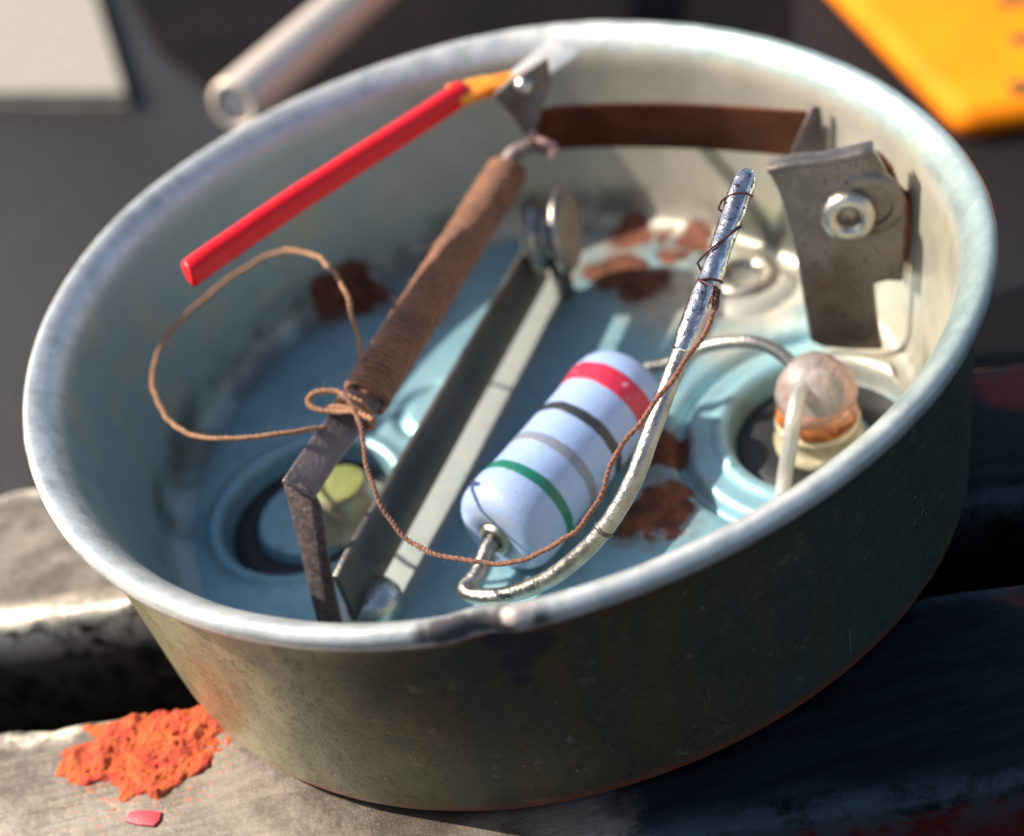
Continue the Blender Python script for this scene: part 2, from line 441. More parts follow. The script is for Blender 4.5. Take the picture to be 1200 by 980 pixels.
def red_plastic():
    n = NM('red_sleeving'); v = n.noise(14, 3, .5)
    col = n.mix(v, (.80, .004, .010), (.88, .007, .016))
    return n.done(col, .45, 0, n.bump(n.noise(30, 2), .0015), Coat_Weight=.25, Coat_Roughness=.3, Specular_IOR_Level=.25, Subsurface_Weight=.12, Subsurface_Radius=(.05, .01, .01), Subsurface_Scale=.5)
M['red'] = red_plastic()
n_ = NM('scorched_orange'); M['orange_end'] = n_.done(n_.mix(n_.ramp(n_.noise(10, 4), .35, .65), (.98, .24, .012), (1.0, .42, .03)), .4, 0, Subsurface_Weight=.4, Subsurface_Radius=(.08, .03, .01), Subsurface_Scale=.6)

M['recess_shade'] = paint('recess_shade_black', (.010, .011, .013), .5)  # near-black for the shade painted into the floor recesses
def bushing():
    n = NM('bushing_ceramic'); x, y, z = n.sep()
    col = n.mix(n.ramp(n.noise(9, 4, .6), .35, .65), (.50, .44, .30), (.36, .30, .17))
    return n.done(col, .35, 0, n.bump(n.noise(25, 3), .006), Coat_Weight=.4)
M['bushing'] = bushing()
n_ = NM('amber_flux'); M['flux'] = n_.done(n_.mix(n_.ramp(n_.noise(16, 4, .7), .4, .65), (.55, .16, .02), (.22, .055, .015)), .2, 0, n_.bump(n_.noise(18, 3), .02), Coat_Weight=.6)
n_ = NM('green_glass_cap'); M['capgreen'] = n_.done(n_.mix(n_.ramp(n_.noise(8, 4), .35, .65), (.26, .27, .08), (.19, .21, .065)), .35, 0, n_.bump(n_.noise(20, 3), .006))

# ------------------------------------------------------------------ table
n = NM('table_dark'); v = n.noise(.16, 4, .55)
tm = n.done(n.mix(n.ramp(v, .35, .65), (.005, .004, .005), (.018, .015, .018)), .6, 0, n.bump(n.noise(14, 4), .03), Specular_IOR_Level=.25)
TZ = -3.6
tb = mesh('tabletop', [(-70, -40, TZ), (70, -40, TZ), (70, 90, TZ), (-70, 90, TZ)], [(0, 1, 2, 3)], tm, smooth=False)
tb['kind'] = 'structure'; tb['label'] = 'dark grey tabletop far below and behind the vise'

# ------------------------------------------------------------------ vise
def jaw_mat():
    """bare steel with wear on the left, painted shade dark blue on the right and near-black on the flanks, red paint on the front flank"""
    n = NM('vise_steel'); x, y, z = n.sep()
    lon = n.mapping((.6, 5, 3), (0, 0, .18))
    a = n.noise(1.7, 6, .65); sc = n.noise(4, 5, .7, P=lon); fine = n.noise(30, 4, .7); wob = n.math('SUBTRACT', n.noise(2.6, 5, .65), .5)
    at_ = n.t.nodes.new('ShaderNodeAttribute'); at_.attribute_name = 'edge'; ed = at_.outputs['Fac']
    col = n.mix(n.ramp(a, .40, .60), (.085, .068, .053), (.215, .185, .15))
    col = n.mix(n.ramp(sc, .45, .70, 0, .6), col, (.11, .085, .07))
    col = n.mix(n.ramp(fine, .60, .72, 0, .5), col, (.05, .045, .04))
    navy_shade = n.ramp(n.math('ADD', x, n.math('MULTIPLY', wob, .9)), -.25, .05)  # tin's shadow over the right half, put into the colour as dark blue
    flank = n.ramp(n.math('ADD', z, n.math('MULTIPLY', wob, .05)), -1.30, -1.255, 1, 0)
    col = n.mix(navy_shade, col, n.mix(n.ramp(sc, .4, .65), (.003, .006, .009), (.008, .014, .018)))
    fl = n.mix(n.ramp(n.math('ADD', y, n.math('MULTIPLY', wob, .1)), -1.7, -1.5, 0, 1), (.060, .007, .008), (.006, .0045, .004))  # red paint on the front flank; elsewhere near-black as painted shade
    col = n.mix(flank, col, fl)
    red = [(at(1190, 440, -1.2), .22), (at(1190, 692, -1.2), .05)]
    rm = n.blobs([(p.x, p.y, p.z, r) for p, r in red], n.warp(.25, 3, 4), .05)
    col = n.mix(n.math('MULTIPLY', rm, .85), col, (.22, .03, .02))
    cc = at(185, 866, -1.2); dust = n.ramp(n.vmath('DISTANCE', n.warp(.2, 4, 4), tuple(cc)), .28, .62, 1, 0)
    grain = n.math('ADD', n.noise(42, 4, .8), n.math('MULTIPLY', dust, .13))
    col = n.mix(n.math('MULTIPLY', n.ramp(grain, .70, .76), n.ramp(dust, 0, .2)), col, (.55, .09, .03))
    worn_or_sunlit = n.math('MULTIPLY', ed, n.ramp(n.noise(6, 5, .7), .36, .56))
    col = n.mix(worn_or_sunlit, col, n.mix(navy_shade, (.66, .58, .46), (.03, .045, .055)))
    me = n.math('MULTIPLY', n.math('SUBTRACT', 1.0, n.math('MAXIMUM', navy_shade, flank)), .6)
    h = n.math('ADD', n.math('MULTIPLY', fine, .5), sc)
    ro = n.math('MULTIPLY_ADD', navy_shade, -.08, n.ramp(a, .3, .7, .42, .58))
    return n.done(col, ro, me, n.bump(h, .005), Specular_IOR_Level=n.math('MULTIPLY_ADD', n.math('MAXIMUM', navy_shade, flank), -.36, .5))
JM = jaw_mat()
vise = thing('bench_vise', 'grey steel vise jaws with wear and a dark gap, under the round tin', 'vise', (0, -.9, -3.4))
DX = Vector((1, -.18, 0)).normalized(); DY = Vector((.18, 1, 0)).normalized()
def jaw(y0a, y0b, y1a, y1b, z1, z0, seed, lab):
    """block between two slightly diverging edges; edges are given by y at x=-3 and x=3"""
    nx, ny = 260, 30; prof = []
    V, Fc = [], []
    # cross-section loop: bottom front, top front (rounded), top back (rounded), bottom back
    def sect(u):
        ya = y0a+(y0b-y0a)*u; yb = y1a+(y1b-y1a)*u; rr = .05
        pts = [(ya, z0), (ya, z0*.5+z1*.5), (ya, z1-.3)]
        for k in range(6):
            a = PI/2*k/5; pts.append((ya+rr-rr*math.cos(a), z1-rr+rr*math.sin(a)))
        for k in range(1, ny): pts.append((ya+rr+(yb-ya-2*rr)*k/ny, z1))
        for k in range(6):
            a = PI/2*k/5; pts.append((yb-rr+rr*math.sin(a), z1-rr+rr*math.cos(a)))
        pts += [(yb, z1-.3), (yb, z0*.5+z1*.5), (yb, z0)]
        return pts
    for i in range(nx+1):
        u = i/nx; x = -7+14*u; uu = (x+3)/6
        for k, (y, z) in enumerate(sect(uu)):
            p = Vector((x, y, z))
            e = 1 if (z > z1-.2 and (k < 11 or k > len(sect(0))-12)) else .15
            d = fbm((x*1.6+seed, y*3, z*3), 5)
            p.y += .035*e*d; p.z += (-.028*abs(fbm((x*4+seed, y*4, 2), 4))*e if z > z1-.1 else 0)
            V.append(p)
    m_ = len(sect(0))
    for i in range(nx):
        for k in range(m_-1):
            a = i*m_+k; Fc.append((a, a+1, a+1+m_, a+m_))
    Fc.append(tuple(range(m_))[::-1]); Fc.append(tuple(nx*m_+k for k in range(m_)))
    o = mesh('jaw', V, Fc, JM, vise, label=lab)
    at_ = o.data.attributes.new('edge', 'FLOAT', 'POINT'); ks = [0, 0, .1]+[1]*6; ks = ks+[.45, .12]+[0]*(m_-len(ks)*2-4)+[.12, .45]+ks[::-1]
    at_.data.foreach_set('value', [ks[k] for _ in range(nx+1) for k in range(m_)])
    return o
def yl(p, q, x): return p.y+(q.y-p.y)*(x-p.x)/(q.x-p.x)
A, B = at(100, 840, -1.2), at(1150, 686, -1.2)
o0, o1 = at(1010, 935, -1.2), at(1200, 905, -1.2)
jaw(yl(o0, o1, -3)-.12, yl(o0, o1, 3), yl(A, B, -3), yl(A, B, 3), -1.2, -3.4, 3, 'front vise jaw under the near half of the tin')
A2, B2 = at(30, 728, -1.2), at(1190, 583, -1.2)
C2, D2 = at(10, 575, -1.2), at(1195, 425, -1.2)
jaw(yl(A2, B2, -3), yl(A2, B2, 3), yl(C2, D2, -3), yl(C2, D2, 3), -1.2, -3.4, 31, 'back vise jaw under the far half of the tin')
# dark screw housing that closes the bottom of the gap
hv, hf = plate([Vector((-7, -2.6, -2.2)), Vector((7, -2.6, -2.2)), Vector((7, 1.4, -2.2)), Vector((-7, 1.4, -2.2))], (0, 0, 1), .3)
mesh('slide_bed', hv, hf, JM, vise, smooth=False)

# crusty orange paint
def crust(cx, cy, rx, ry, h, m, name, seed, nn=70, rot=0, label=None):
    c = at(cx, cy, -1.2); V, Fc = [], []
    for i in range(nn+1):
        for j in range(nn+1):
            a, b = (i/nn*2-1), (j/nn*2-1)
            x, y = a*rx*1.3, b*ry*1.3
            d = math.sqrt((a*1.3)**2+(b*1.3)**2)
            edge = 1+.38*fbm((a*2.2+seed, b*2.2, 0), 5)
            k = max(-.2, min(1, (edge-d)*3.2))
            lump = .75+.55*noise.noise(Vector((x*9+seed, y*9, 3)))+.35*noise.noise(Vector((x*22, y*22, seed)))+.22*noise.noise(Vector((x*48, y*48, seed)))+.14*noise.noise(Vector((x*95, y*95, seed)))
            z = h*math.sqrt(k)*lump if k > 0 else -.03
            xr = x*math.cos(rot)-y*math.sin(rot); yr = x*math.sin(rot)+y*math.cos(rot)
            X_, Y_ = c.x+xr, c.y+yr
            if Y_ > yl(A, B, X_)-.05: z = min(z, -.03)-.03
            V.append(Vector((X_, Y_, -1.212+z)))
    for i in range(nn):
        for j in range(nn):
            a = i*(nn+1)+j; Fc.append((a, a+1, a+nn+2, a+nn+1))
    Fc = [f for f in Fc if max(V[q].z for q in f) > -1.225 and all(V[q].y < yl(A, B, V[q].x)-.02 for q in f)]
    return mesh(name, V, Fc, m, vise, label=label)
n = NM('orange_paint_crust'); v = n.noise(9, 5, .7)
OC = n.done(n.mix(n.ramp(n.noise(22, 4, .7), .55, .72, 0, .7), n.mix(n.ramp(v, .35, .65), (.74, .060, .030), (.92, .19, .035)), (.36, .045, .025)), .7, 0, n.bump(n.noise(38, 5, .8), .03))
crust(180, 868, .36, .27, .048, OC, 'paint_crust', 5.3, 150, -.1, 'lumpy bright orange crust of dried paint beside the tin')
RC = paint('red_flake', (.50, .04, .06), .5)
hv, hf = plate([at(a, b, -1.19) for a, b in ((146, 962), (152, 951), (168, 949), (189, 951), (187, 961), (180, 968), (160, 966))], (0, 0, 1), .012)
bevel(mesh('paint_flake', hv, hf, RC, vise, label='small pinkish red paint flake near the corner'), .003)

# ------------------------------------------------------------------ far things on the table
n = NM('paper'); x, y, z = n.sep()
ln = n.math('FRACT', n.math('MULTIPLY', y, 1.9)); lnm = n.ramp(n.math('ABSOLUTE', n.math('SUBTRACT', ln, .5)), .10, .20, 1, 0)
gap = n.ramp(n.noise(3, 2, P=n.mapping((1.5, .6, 1))), .38, .5)
PM = n.done(n.mix(n.math('MULTIPLY', n.math('MULTIPLY', lnm, gap), .35), (.31, .275, .225), (.15, .135, .12)), .8, 0)
pc = at(143, 108, TZ+.25); pr = at(0, 108, TZ+.25); pt_ = at(110, 0, TZ+.25)
dx_ = (pr-pc).normalized(); dy_ = (pt_-pc); dy_ = dy_.normalized()
pad = thing('paper_pad', 'pale printed paper pad in the far top left corner', 'paper', tuple(pc))
for k in range(6):
    s = random.uniform(-.04, .04)
    base = Vector((pc.x, pc.y, TZ+.04*(k+1)+.01))
    a = base+dx_*s+dy_*random.uniform(0, .05)
    P4 = [a, a+dx_*9, a+dx_*9+dy_*11, a+dy_*11]
    hv, hf = plate(P4, (0, 0, 1), .036)
    mesh('page', hv, hf, PM, pad, smooth=False)

n = NM('orange_card'); OM = n.done(n.mix(n.ramp(n.noise(.9, 3), .35, .65), (.90, .21, .002), (.94, .26, .004)), .6, 0, Specular_IOR_Level=.15)
BK = paint('black_print', (.10, .05, .01), .5)
q0 = at(1122, 172, TZ); q1 = at(1215, 158, TZ); q2 = at(948, 0, TZ)
ex = (q1-q0).normalized(); ez = Vector((0, 0, 1)); ey = Vector((-ex.y, ex.x, 0))
obx = thing('orange_carton', 'bright orange carton with dark print in the far top right corner', 'carton', tuple(q0))
# leaning carton: a box turned so that one long side shows as a darker flank
H_ = 2.0; L_ = 7; Dp = 3.2
def box(o, ax, ay, az, m, name, parent, bev=.05):
    V = [o, o+ax, o+ax+ay, o+ay]; V = V+[v+az for v in V]
    Fc = [(0, 3, 2, 1), (4, 5, 6, 7), (0, 1, 5, 4), (1, 2, 6, 5), (2, 3, 7, 6), (3, 0, 4, 7)]
    return bevel(mesh(name, V, Fc, m, parent), bev)
dl = (at(962, 0, TZ)-q0); dl.z = 0; dl = dl.normalized()
box(Vector((q0.x, q0.y, TZ)), ex*7, dl*7.5, Vector((0, 0, .35)), OM, 'box', obx, .16)
for (bx, by, w_, h_) in ((1192, 6, .13, .24), (1204, 52, .12, .2), (1203, 108, .12, .2)):
    c = at(bx, by, TZ+.353)
    hv, hf = plate([c-ex*w_, c+ex*w_, c+ex*w_+ey*h_, c-ex*w_+ey*h_], (0, 0, 1), .002)
    mesh('printed_mark', hv, hf, BK, obx, smooth=False)

# black cloth behind the tin
n = NM('black_cloth'); BC = n.done(n.mix(n.ramp(n.noise(.8, 4), .35, .65), (.0035, .003, .003), (.009, .005, .006)), .9, 0, n.bump(n.noise(5, 3), .05), Specular_IOR_Level=.08)
cpts = [at(145, -20, TZ+.02), at(185, 60, TZ+.02), at(250, 110, TZ+.02), at(330, 150, TZ+.02), at(520, 150, TZ+.02), at(900, 110, TZ+.02), at(925, 20, TZ+.02), at(915, -60, TZ+.02)]
cpts += [cpts[-1]+Vector((0, 16, 0)), cpts[0]+Vector((0, 16, 0))]
hv, hf = plate([Vector((q.x, q.y, TZ+.05)) for q in cpts], (0, 0, 1), .046)
tag(mesh('black_cloth', hv, hf, BC, smooth=False), 'black cloth lying on the table behind the tin, between pad and carton', 'cloth')

# polished metal tube lying over the table behind the tin
ta, tb_ = at(276, 124, -1.35), None
ta_end = at(430, -40, -1.95)
tdir = (at(432, -12, -1.35-.3)-ta).normalized()
tl = thing('metal_tube', 'bright hollow metal tube, out of focus behind the tin rim', 'tube', tuple(ta))
TR = .215
Mx = axis_M(ta, tdir)
V, Fc = lathe([(.62*TR, .0), (.66*TR, -.03), (.90*TR, -.03), (TR, .0), (TR, .1), (TR, 9), (.62*TR, 9), (.62*TR, .1)], Mx, 40, close=True)
n = NM('tube_metal'); TM = n.done((.78, .64, .52), n.ramp(n.noise(5, 3), .3, .7, .38, .48), .2)
mesh('shaft', V, Fc, TM, tl)
n = NM('tube_core'); CM = n.done((.66, .58, .54), .5, .2)
V, Fc = lathe([(.001, -.015), (.35*TR, -.01), (.61*TR, .0), (.615*TR, .4), (.001, .4)], Mx, 30)
mesh('core', V, Fc, CM, tl)

# ------------------------------------------------------------------ the tin
tin = thing('round_tin', 'round open metal tin with rolled rim, pale inside and olive outside', 'tin', (0, 0, -1.195))
FZ = -1.08
dent = at(560, 735, 0); dth = math.atan2(dent.y, dent.x)
prof = [(1.66, FZ, 0), (1.70, FZ+.006, 0), (1.735, FZ+.022, 0), (1.76, FZ+.055, 0), (1.775, FZ+.11, 0)]
for k in range(1, 14): prof.append((1.775+.072*k/13, FZ+.11+(.97-.20)*k/13, 0.0))
prof += [(1.850, -.165, .1), (1.857, -.135, .3), (1.869, -.103, .6), (1.888, -.070, .9), (1.912, -.040, 1), (1.940, -.017, 1), (1.965, -.004, 1), (1.982, -.006, 1), (1.998, -.028, 1), (2.0, -.05, 1.1),
         (1.995, -.072, 1.3), (1.982, -.092, 1.5), (1.963, -.105, 1.8), (1.948, -.115, 2), (1.935, -.14, 2), (1.928, -.18, 2)]
for k in range(1, 15): prof.append((1.928-.030*k/14, -.18-(1.125-.18)*k/14, 2))
for k in range(1, 7):
    a = PI/2*k/6; prof.append((1.898-.068+.068*math.cos(a), -1.125-.068*math.sin(a)-.002*k/6, 2))
prof += [(1.5, -1.195, 2), (1.0, -1.195, 2), (.02, -1.195, 2)]
def tin_fn(p, a):
    d = (a-dth+PI) % (2*PI)-PI
    up = max(0, min(1, (p.z+.35)/.3))
    g = math.exp(-(d/.045)**2); g2 = math.exp(-((d-.055)/.022)**2)
    rad = Vector((p.x, p.y, 0)).normalized()
    if p.xy.length > 1.75:
        p = p-rad*(.034*g)*up; p.z -= .012*g*up
        p = p+rad*.012*g2*up; p.z += .010*g2*up
        wv = .006*noise.noise(Vector((math.cos(a)*2.5, math.sin(a)*2.5, p.z*.6+3)))+.0022*noise.noise(Vector((math.cos(a)*14, math.sin(a)*14, p.z*4)))
        p = p+rad*wv; p.z += wv*.6
    return p
SEG = 720
V, Fc = lathe([(a, b) for a, b, c in prof], seg=SEG, gf=g_of, fn=tin_fn)
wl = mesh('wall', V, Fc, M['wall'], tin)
att = wl.data.attributes.new('side', 'FLOAT', 'POINT')
att.data.foreach_set('value', [c for a, b, c in prof for _ in range(SEG)])

HL = Vector((-1.08, -.01)); HR = Vector((1.25, -.44))
ey1 = at(872, 326, FZ)
def sst(a, b, x):
    t = max(0, min(1, (x-a)/(b-a))); return t*t*(3-2*t)
def floor_z(x, y):
    z = FZ+.006*noise.noise(Vector((x*1.3, y*1.3, 0)))
    d = math.hypot(x-HL.x, y-HL.y)
    z += .022*math.exp(-((d-.46)/.035)**2)
    z -= .105*(1-sst(.395, .430, d)); z += .06*(1-sst(.25, .29, d))
    d = math.hypot(x-HR.x, y-HR.y)
    z += .030*math.exp(-((d-.455)/.035)**2)*(1 if y > HR.y-.1 else .5)
    z -= .105*(1-sst(.385, .420, d)); z += .02*(1-sst(.20, .24, d))
    z -= .060*math.exp(-((d-.635)/.030)**2)*(1-sst(1.35, 1.55, x))
    z -= .012*sst(.62, .66, d)*(1-sst(.8, 1.0, d))
    # small ring by the middle of the wound strip
    d = math.hypot(x+.42, y-.42); z -= .03*math.exp(-((d-.17)/.03)**2)
    d = math.hypot(x-ey1.x, y-ey1.y); z += .014*(1-sst(.20, .27, d)); z -= .02*math.exp(-((d-.29)/.02)**2)
    # faint straight rib pressed across the floor
    q = (x-.15)*.82+(y-.9)*.57; s = -(x-.15)*.57+(y-.9)*.82
    return z
V, Fc = [], []
nr, na = 230, 560
V.append(Vector((0, 0, floor_z(0, 0))))
for i in range(1, nr+1):
    for j in range(na):
        a = 2*PI*j/na; r = 1.662*i/nr*g_of(a); x, y = r*math.cos(a), r*math.sin(a)
        V.append(Vector((x, y, floor_z(x, y) if i < nr else FZ)))
for j in range(na): Fc.append((0, 1+j, 1+(j+1) % na))
for i in range(nr-1):
    for j in range(na):
        a = 1+i*na+j; b = 1+i*na+(j+1) % na; Fc.append((a, a+na, b+na, b))
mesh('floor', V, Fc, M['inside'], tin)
# eyelet in the floor
EM = Matrix.Translation((ey1.x, ey1.y, FZ+.015))
V, Fc = lathe([(.07, -.04), (.075, .0), (.09, .022), (.12, .032), (.15, .028), (.172, .01), (.178, -.01), (.12, -.04)], EM, 48, close=True)
mesh('eyelet', V, Fc, M['wire'], tin)
n_ = NM('verdigris'); VG = n_.done(n_.mix(n_.noise(9, 3), (.03, .12, .09), (.07, .04, .02)), .6, 0)
V, Fc = lathe([(.001, -.018), (.05, -.020), (.075, -.012)], EM, 24); mesh('eyelet_fill', V, Fc, VG, tin)
# domed rivet near the front
rv = at(437, 702, FZ+.10); RM = Matrix.Translation((rv.x, rv.y, FZ))
V, Fc = lathe([(.001, .165), (.03, .163), (.06, .156), (.09, .142), (.112, .12), (.122, .095), (.122, .01), (.112, -.01)], RM, 48)
mesh('domed_rivet', V, Fc, M['tin_dome'], tin)

# ------------------------------------------------------------------ left terminal stub
t = thing('terminal_bushing', 'short bushing with a yellow-green top in the left recess of the tin', 'bushing', (HL.x+.12, HL.y-.02, FZ-.05))
lt = at(396, 566, -.93); LM = Matrix.Translation((lt.x, lt.y, -.93))
V, Fc = lathe([(.115, .0), (.125, -.012), (.13, -.04), (.13, -.16), (.20, -.18), (.21, -.20)], LM, 40)
mesh('sleeve', V, Fc, M['bushing'], t)
shade_ring = lathe([(.285, FZ-.104), (.285, FZ-.085), (.30, FZ-.080), (.385, FZ-.080), (.395, FZ-.09), (.395, FZ-.104)], Matrix.Translation((HL.x, HL.y, 0)), 72, close=True)  # black ring added to darken the left recess like shade
mesh('washer_or_shade_ring', shade_ring[0], shade_ring[1], M['recess_shade'], t, label='black ring added as shade in the left recess')
V, Fc = lathe([(.001, .006), (.08, .006), (.118, -.002)], LM, 40); mesh('cap', V, Fc, M['capgreen'], t)

# ------------------------------------------------------------------ right terminal with solder blob
bx_, by_ = 1.225, -.45
t = thing('solder_terminal', 'cream ceramic terminal topped by a glossy pinkish bead with an upright wire', 'terminal', (bx_, by_, -1.185))
BM = Matrix.Translation((bx_, by_, 0))
V, Fc = lathe([(.20, -1.183), (.20, -1.165), (.215, -1.160), (.375, -1.160), (.385, -1.17), (.385, -1.183)], Matrix.Translation((HR.x, HR.y, 0)), 72, close=True)  # ring added so the right recess looks shaded
mesh('washer_or_shade_ring', V, Fc, M['recess_shade'], t, label='black ring added as shade in the left recess')
def wob(p, a):
    d = noise.noise(Vector((p.x, p.y, p.z))*9); return p+Vector((p.x, p.y, 0))*.12*d
V, Fc = lathe([(.10, -1.18), (.195, -1.175), (.198, -1.13), (.178, -1.115), (.166, -1.09), (.166, -1.06), (.178, -1.045), (.185, -1.025), (.178, -1.012), (.155, -1.01), (.09, -1.02)], BM, 60)
mesh('sleeve', V, Fc, M['bushing'], t)
V, Fc = lathe([(.10, -1.03), (.160, -1.02), (.176, -.99), (.180, -.955), (.168, -.925), (.15, -.90), (.1, -.90)], BM, 60, fn=wob)
mesh('flux_collar', V, Fc, M['flux'], t)
sp = [(.001, -.705)]+[(.172*math.sin(a), -.875+.170*math.cos(a)) for a in [PI*k/24 for k in range(1, 15)]]+[(.13, -.98)]
def wob2(p, a): return p+Vector((p.x, p.y, (p.z+.875)))*(.16*noise.noise(Vector((p.x, p.y, p.z))*7)+.03*noise.noise(Vector((p.x, p.y, p.z))*17))
V, Fc = lathe(sp, BM, 60, fn=wob2)
mesh('glass_bead', V, Fc, M['bead'], t)
V, Fc = lathe([(.001, -.735), (.05, -.745), (.075, -.79), (.06, -.86), (.085, -.94), (.10, -.985)], BM @ Matrix.Translation((-.03, .01, 0)), 32, fn=wob)
mesh('solder_core', V, Fc, M['blob'], t)
wp = catmull([at(944, 452, -.80), at(936, 464, -.74), at(930, 490, -.76), at(926, 520, -.86), at(921, 550, -.97), at(917, 580, -1.06)], 8)
V, Fc = tube(wp, .033, 14); mesh('wire', V, Fc, M['matte_wire'], t)

# ------------------------------------------------------------------ flat bar standing on edge, with rolled rivet at its far end
b0 = at(432, 700, -.99); b1 = at(640, 325, -.99)
bd = (b1-b0); bd.z = 0; bl = bd.length; bd.normalize()
t = thing('steel_bar', 'long dark flat bar on edge across the tin floor, large rivet at its far end', 'bar', tuple(b0))
Pb = [b0+bd*bl*(k/20-.06*(1-k/20))+Vector((0, 0, .145))-Vector((0, 0, 0)) for k in range(21)]
V, Fc = ribbon(Pb, Vector((0, 0, 1)), lambda q: .30 if q > .04 else .27, .032)
bevel(mesh('blade', V, Fc, M['bar'], t), .006)
side = Vector((bd.y, -bd.x, 0))
rc_ = at(645, 272, -.70)
Mr = axis_M(rc_, Vector((.92, -.40, .05)))
V, Fc = lathe([(.001, -.11), (.16, -.11), (.195, -.09), (.20, -.06), (.19, -.03), (.13, -.02), (.13, .04), (.19, .045), (.212, .065), (.214, .09), (.19, .112), (.165, .10), (.14, .09), (.001, .088)], Mr, 56)
mesh('rivet', V, Fc, M['bar_light'], t)
V, Fc = lathe([(.001, .096), (.08, .098), (.14, .094), (.15, .088)], Mr, 40)
mesh('rivet_face', V, Fc, metal('beige_face', (.36, .30, .24), (.44, .38, .31), .45, 8, .5), t)
# small foot under the rivet
V, Fc = tube(catmull([rc_+Vector((0, 0, -.1)), rc_+Vector((.0, -.03, -.22)), Vector((rc_.x, rc_.y-.03, FZ))], 5), .05, 12)
mesh('foot', V, Fc, M['bar'], t)

# ------------------------------------------------------------------ resistor
ra = at(581, 632, -.852); rb = at(738, 446, -.852)
ax = (rb-ra).normalized(); Lr = (rb-ra).length
t = thing('resistor', 'pale blue resistor with red, black, grey and green bands inside the tin', 'resistor', tuple((ra+rb)/2-Vector((0, 0, .215))))
R_ = .226
def rr_(s):
    """body radius at s (0..1)"""
    e = .012*(math.exp(-((s-.13)/.10)**2)+math.exp(-((s-.88)/.10)**2))
    return R_-.010+e
body = [(.055, .045), (.062, .015), (.085, .0), (.13, .003)]
for k in range(1, 8):
    a = PI/2*k/7; body.append((.13+(R_-.132)*math.sin(a), .10-.097*math.cos(a)))
for k in range(1, 30): body.append((rr_(.1+.8*k/30), .10+(Lr-.20)*k/30))
for k in range(0, 8):
    a = PI/2*k/7; body.append((.11+(R_-.112)*math.cos(a), Lr-.11+.11*math.sin(a)))
body += [(.07, Lr), (.055, Lr-.03)]
MR = axis_M(ra, ax)
V, Fc = lathe(body, MR, 72); mesh('body', V, Fc, M['res'], t)
def rad_at(s):
    for i in range(len(body)-1):
        if body[i][1] <= s <= body[i+1][1] and body[i+1][1] > body[i][1]:
            k = (s-body[i][1])/(body[i+1][1]-body[i][1]); return body[i][0]+(body[i+1][0]-body[i][0])*k
    return R_
for frac, wd, nm in ((.205, .052, 'band_green'), (.385, .050, 'band_grey'), (.575, .052, 'band_black'), (.80, .105, 'band_red')):
    s0 = Lr*frac-wd/2
    rnd = random.Random(nm)
    pr_ = [(rad_at(s0)-.004, s0-.003)]+[(rad_at(s0+wd*k/6)+.0016, s0+wd*k/6) for k in range(7)]+[(rad_at(s0+wd)-.004, s0+wd+.003)]
    def bfn(p, a, s0=s0): p.z += .005*noise.noise(Vector((math.cos(a)*3, math.sin(a)*3, s0*9)))+.0028*noise.noise(Vector((math.cos(a)*16, math.sin(a)*16, s0*9+p.z*3))); return p
    V, Fc = lathe(pr_, MR, 90, fn=bfn)
    mesh(nm.split('_')[1]+'_band', V, Fc, M[nm], t)
# recessed end with its end_washer
V, Fc = lathe([(.078, .02), (.072, -.012), (.055, -.022), (.042, -.018), (.040, .02)], MR, 30)
mesh('end_washer', V, Fc, metal('end_metal', (.25, .27, .22), (.40, .40, .33), .35, 9), t)
LP = [ra+ax*.04, ra-ax*.05, at(560, 672, -.875), at(546, 690, -.88), at(560, 699, -.86), at(600, 696, -.80), at(650, 674, -.66), at(700, 630, -.48), at(738, 572, -.32),
      at(762, 510, -.19), at(788, 440, -.06), at(815, 370, .06), at(840, 305, .15), at(862, 242, .235), at(877, 200, .30)]
LPs = resample(catmull(LP, 14), .012)
nl = len(LPs); cut = int(nl*.70)
V, Fc = tube(LPs[:cut+3], .0345, 20, lump=.03); mesh('lead', V, Fc, M['wire'], t)
V, Fc = tube(LPs[cut:], .0430, 28, lump=.11, rf=lambda q: min(1, .82+q*.7)+.05*math.sin(q*9) if q < .93 else max(.12, math.sqrt(max(0, 1-((q-.93)/.07)**2))))
tip = mesh('lead', V, Fc, M['solder'], t, label='solder-coated upright tip of the lead')
# ring scored round the lead
i0 = int(nl*.43); fr = frames(LPs)
V, Fc = lathe([(.0375, -.008), (.041, 0), (.0375, .008)], axis_M(LPs[i0], fr[i0][0]), 20); mesh('collar_mark', V, Fc, M['bar'], t)
V, Fc = tube(catmull([rb-ax*.03, rb+ax*.07, at(792, 424, -.83), at(820, 409, -.80), at(850, 402, -.77), at(882, 401, -.76), at(906, 409, -.78), at(926, 424, -.82), at(935, 435, -.86)], 8), .030, 14)
mesh('lead', V, Fc, M['wire'], t)

# ------------------------------------------------------------------ bracket on the right with hollow rivet
p0 = at(990, 408, -1.02); nb = Vector((-.38, -.92, .06)).normalized()
outl = [(899, 201), (930, 193), (965, 190), (1000, 183), (1024, 178), (1032, 190), (1041, 208), (1052, 216), (1058, 232), (1063, 258), (1060, 290), (1058, 331), (1040, 330), (1024, 334), (1028, 370), (1035, 411),
        (1000, 411), (965, 408), (949, 401), (942, 360), (936, 320), (931, 290), (922, 255), (912, 225)]
pts = [on_plane(a, b, p0, nb) for a, b in outl]
t = thing('steel_bracket', 'upright grey steel bracket with a notch and hollow rivet by the lit wall', 'bracket', tuple(p0))
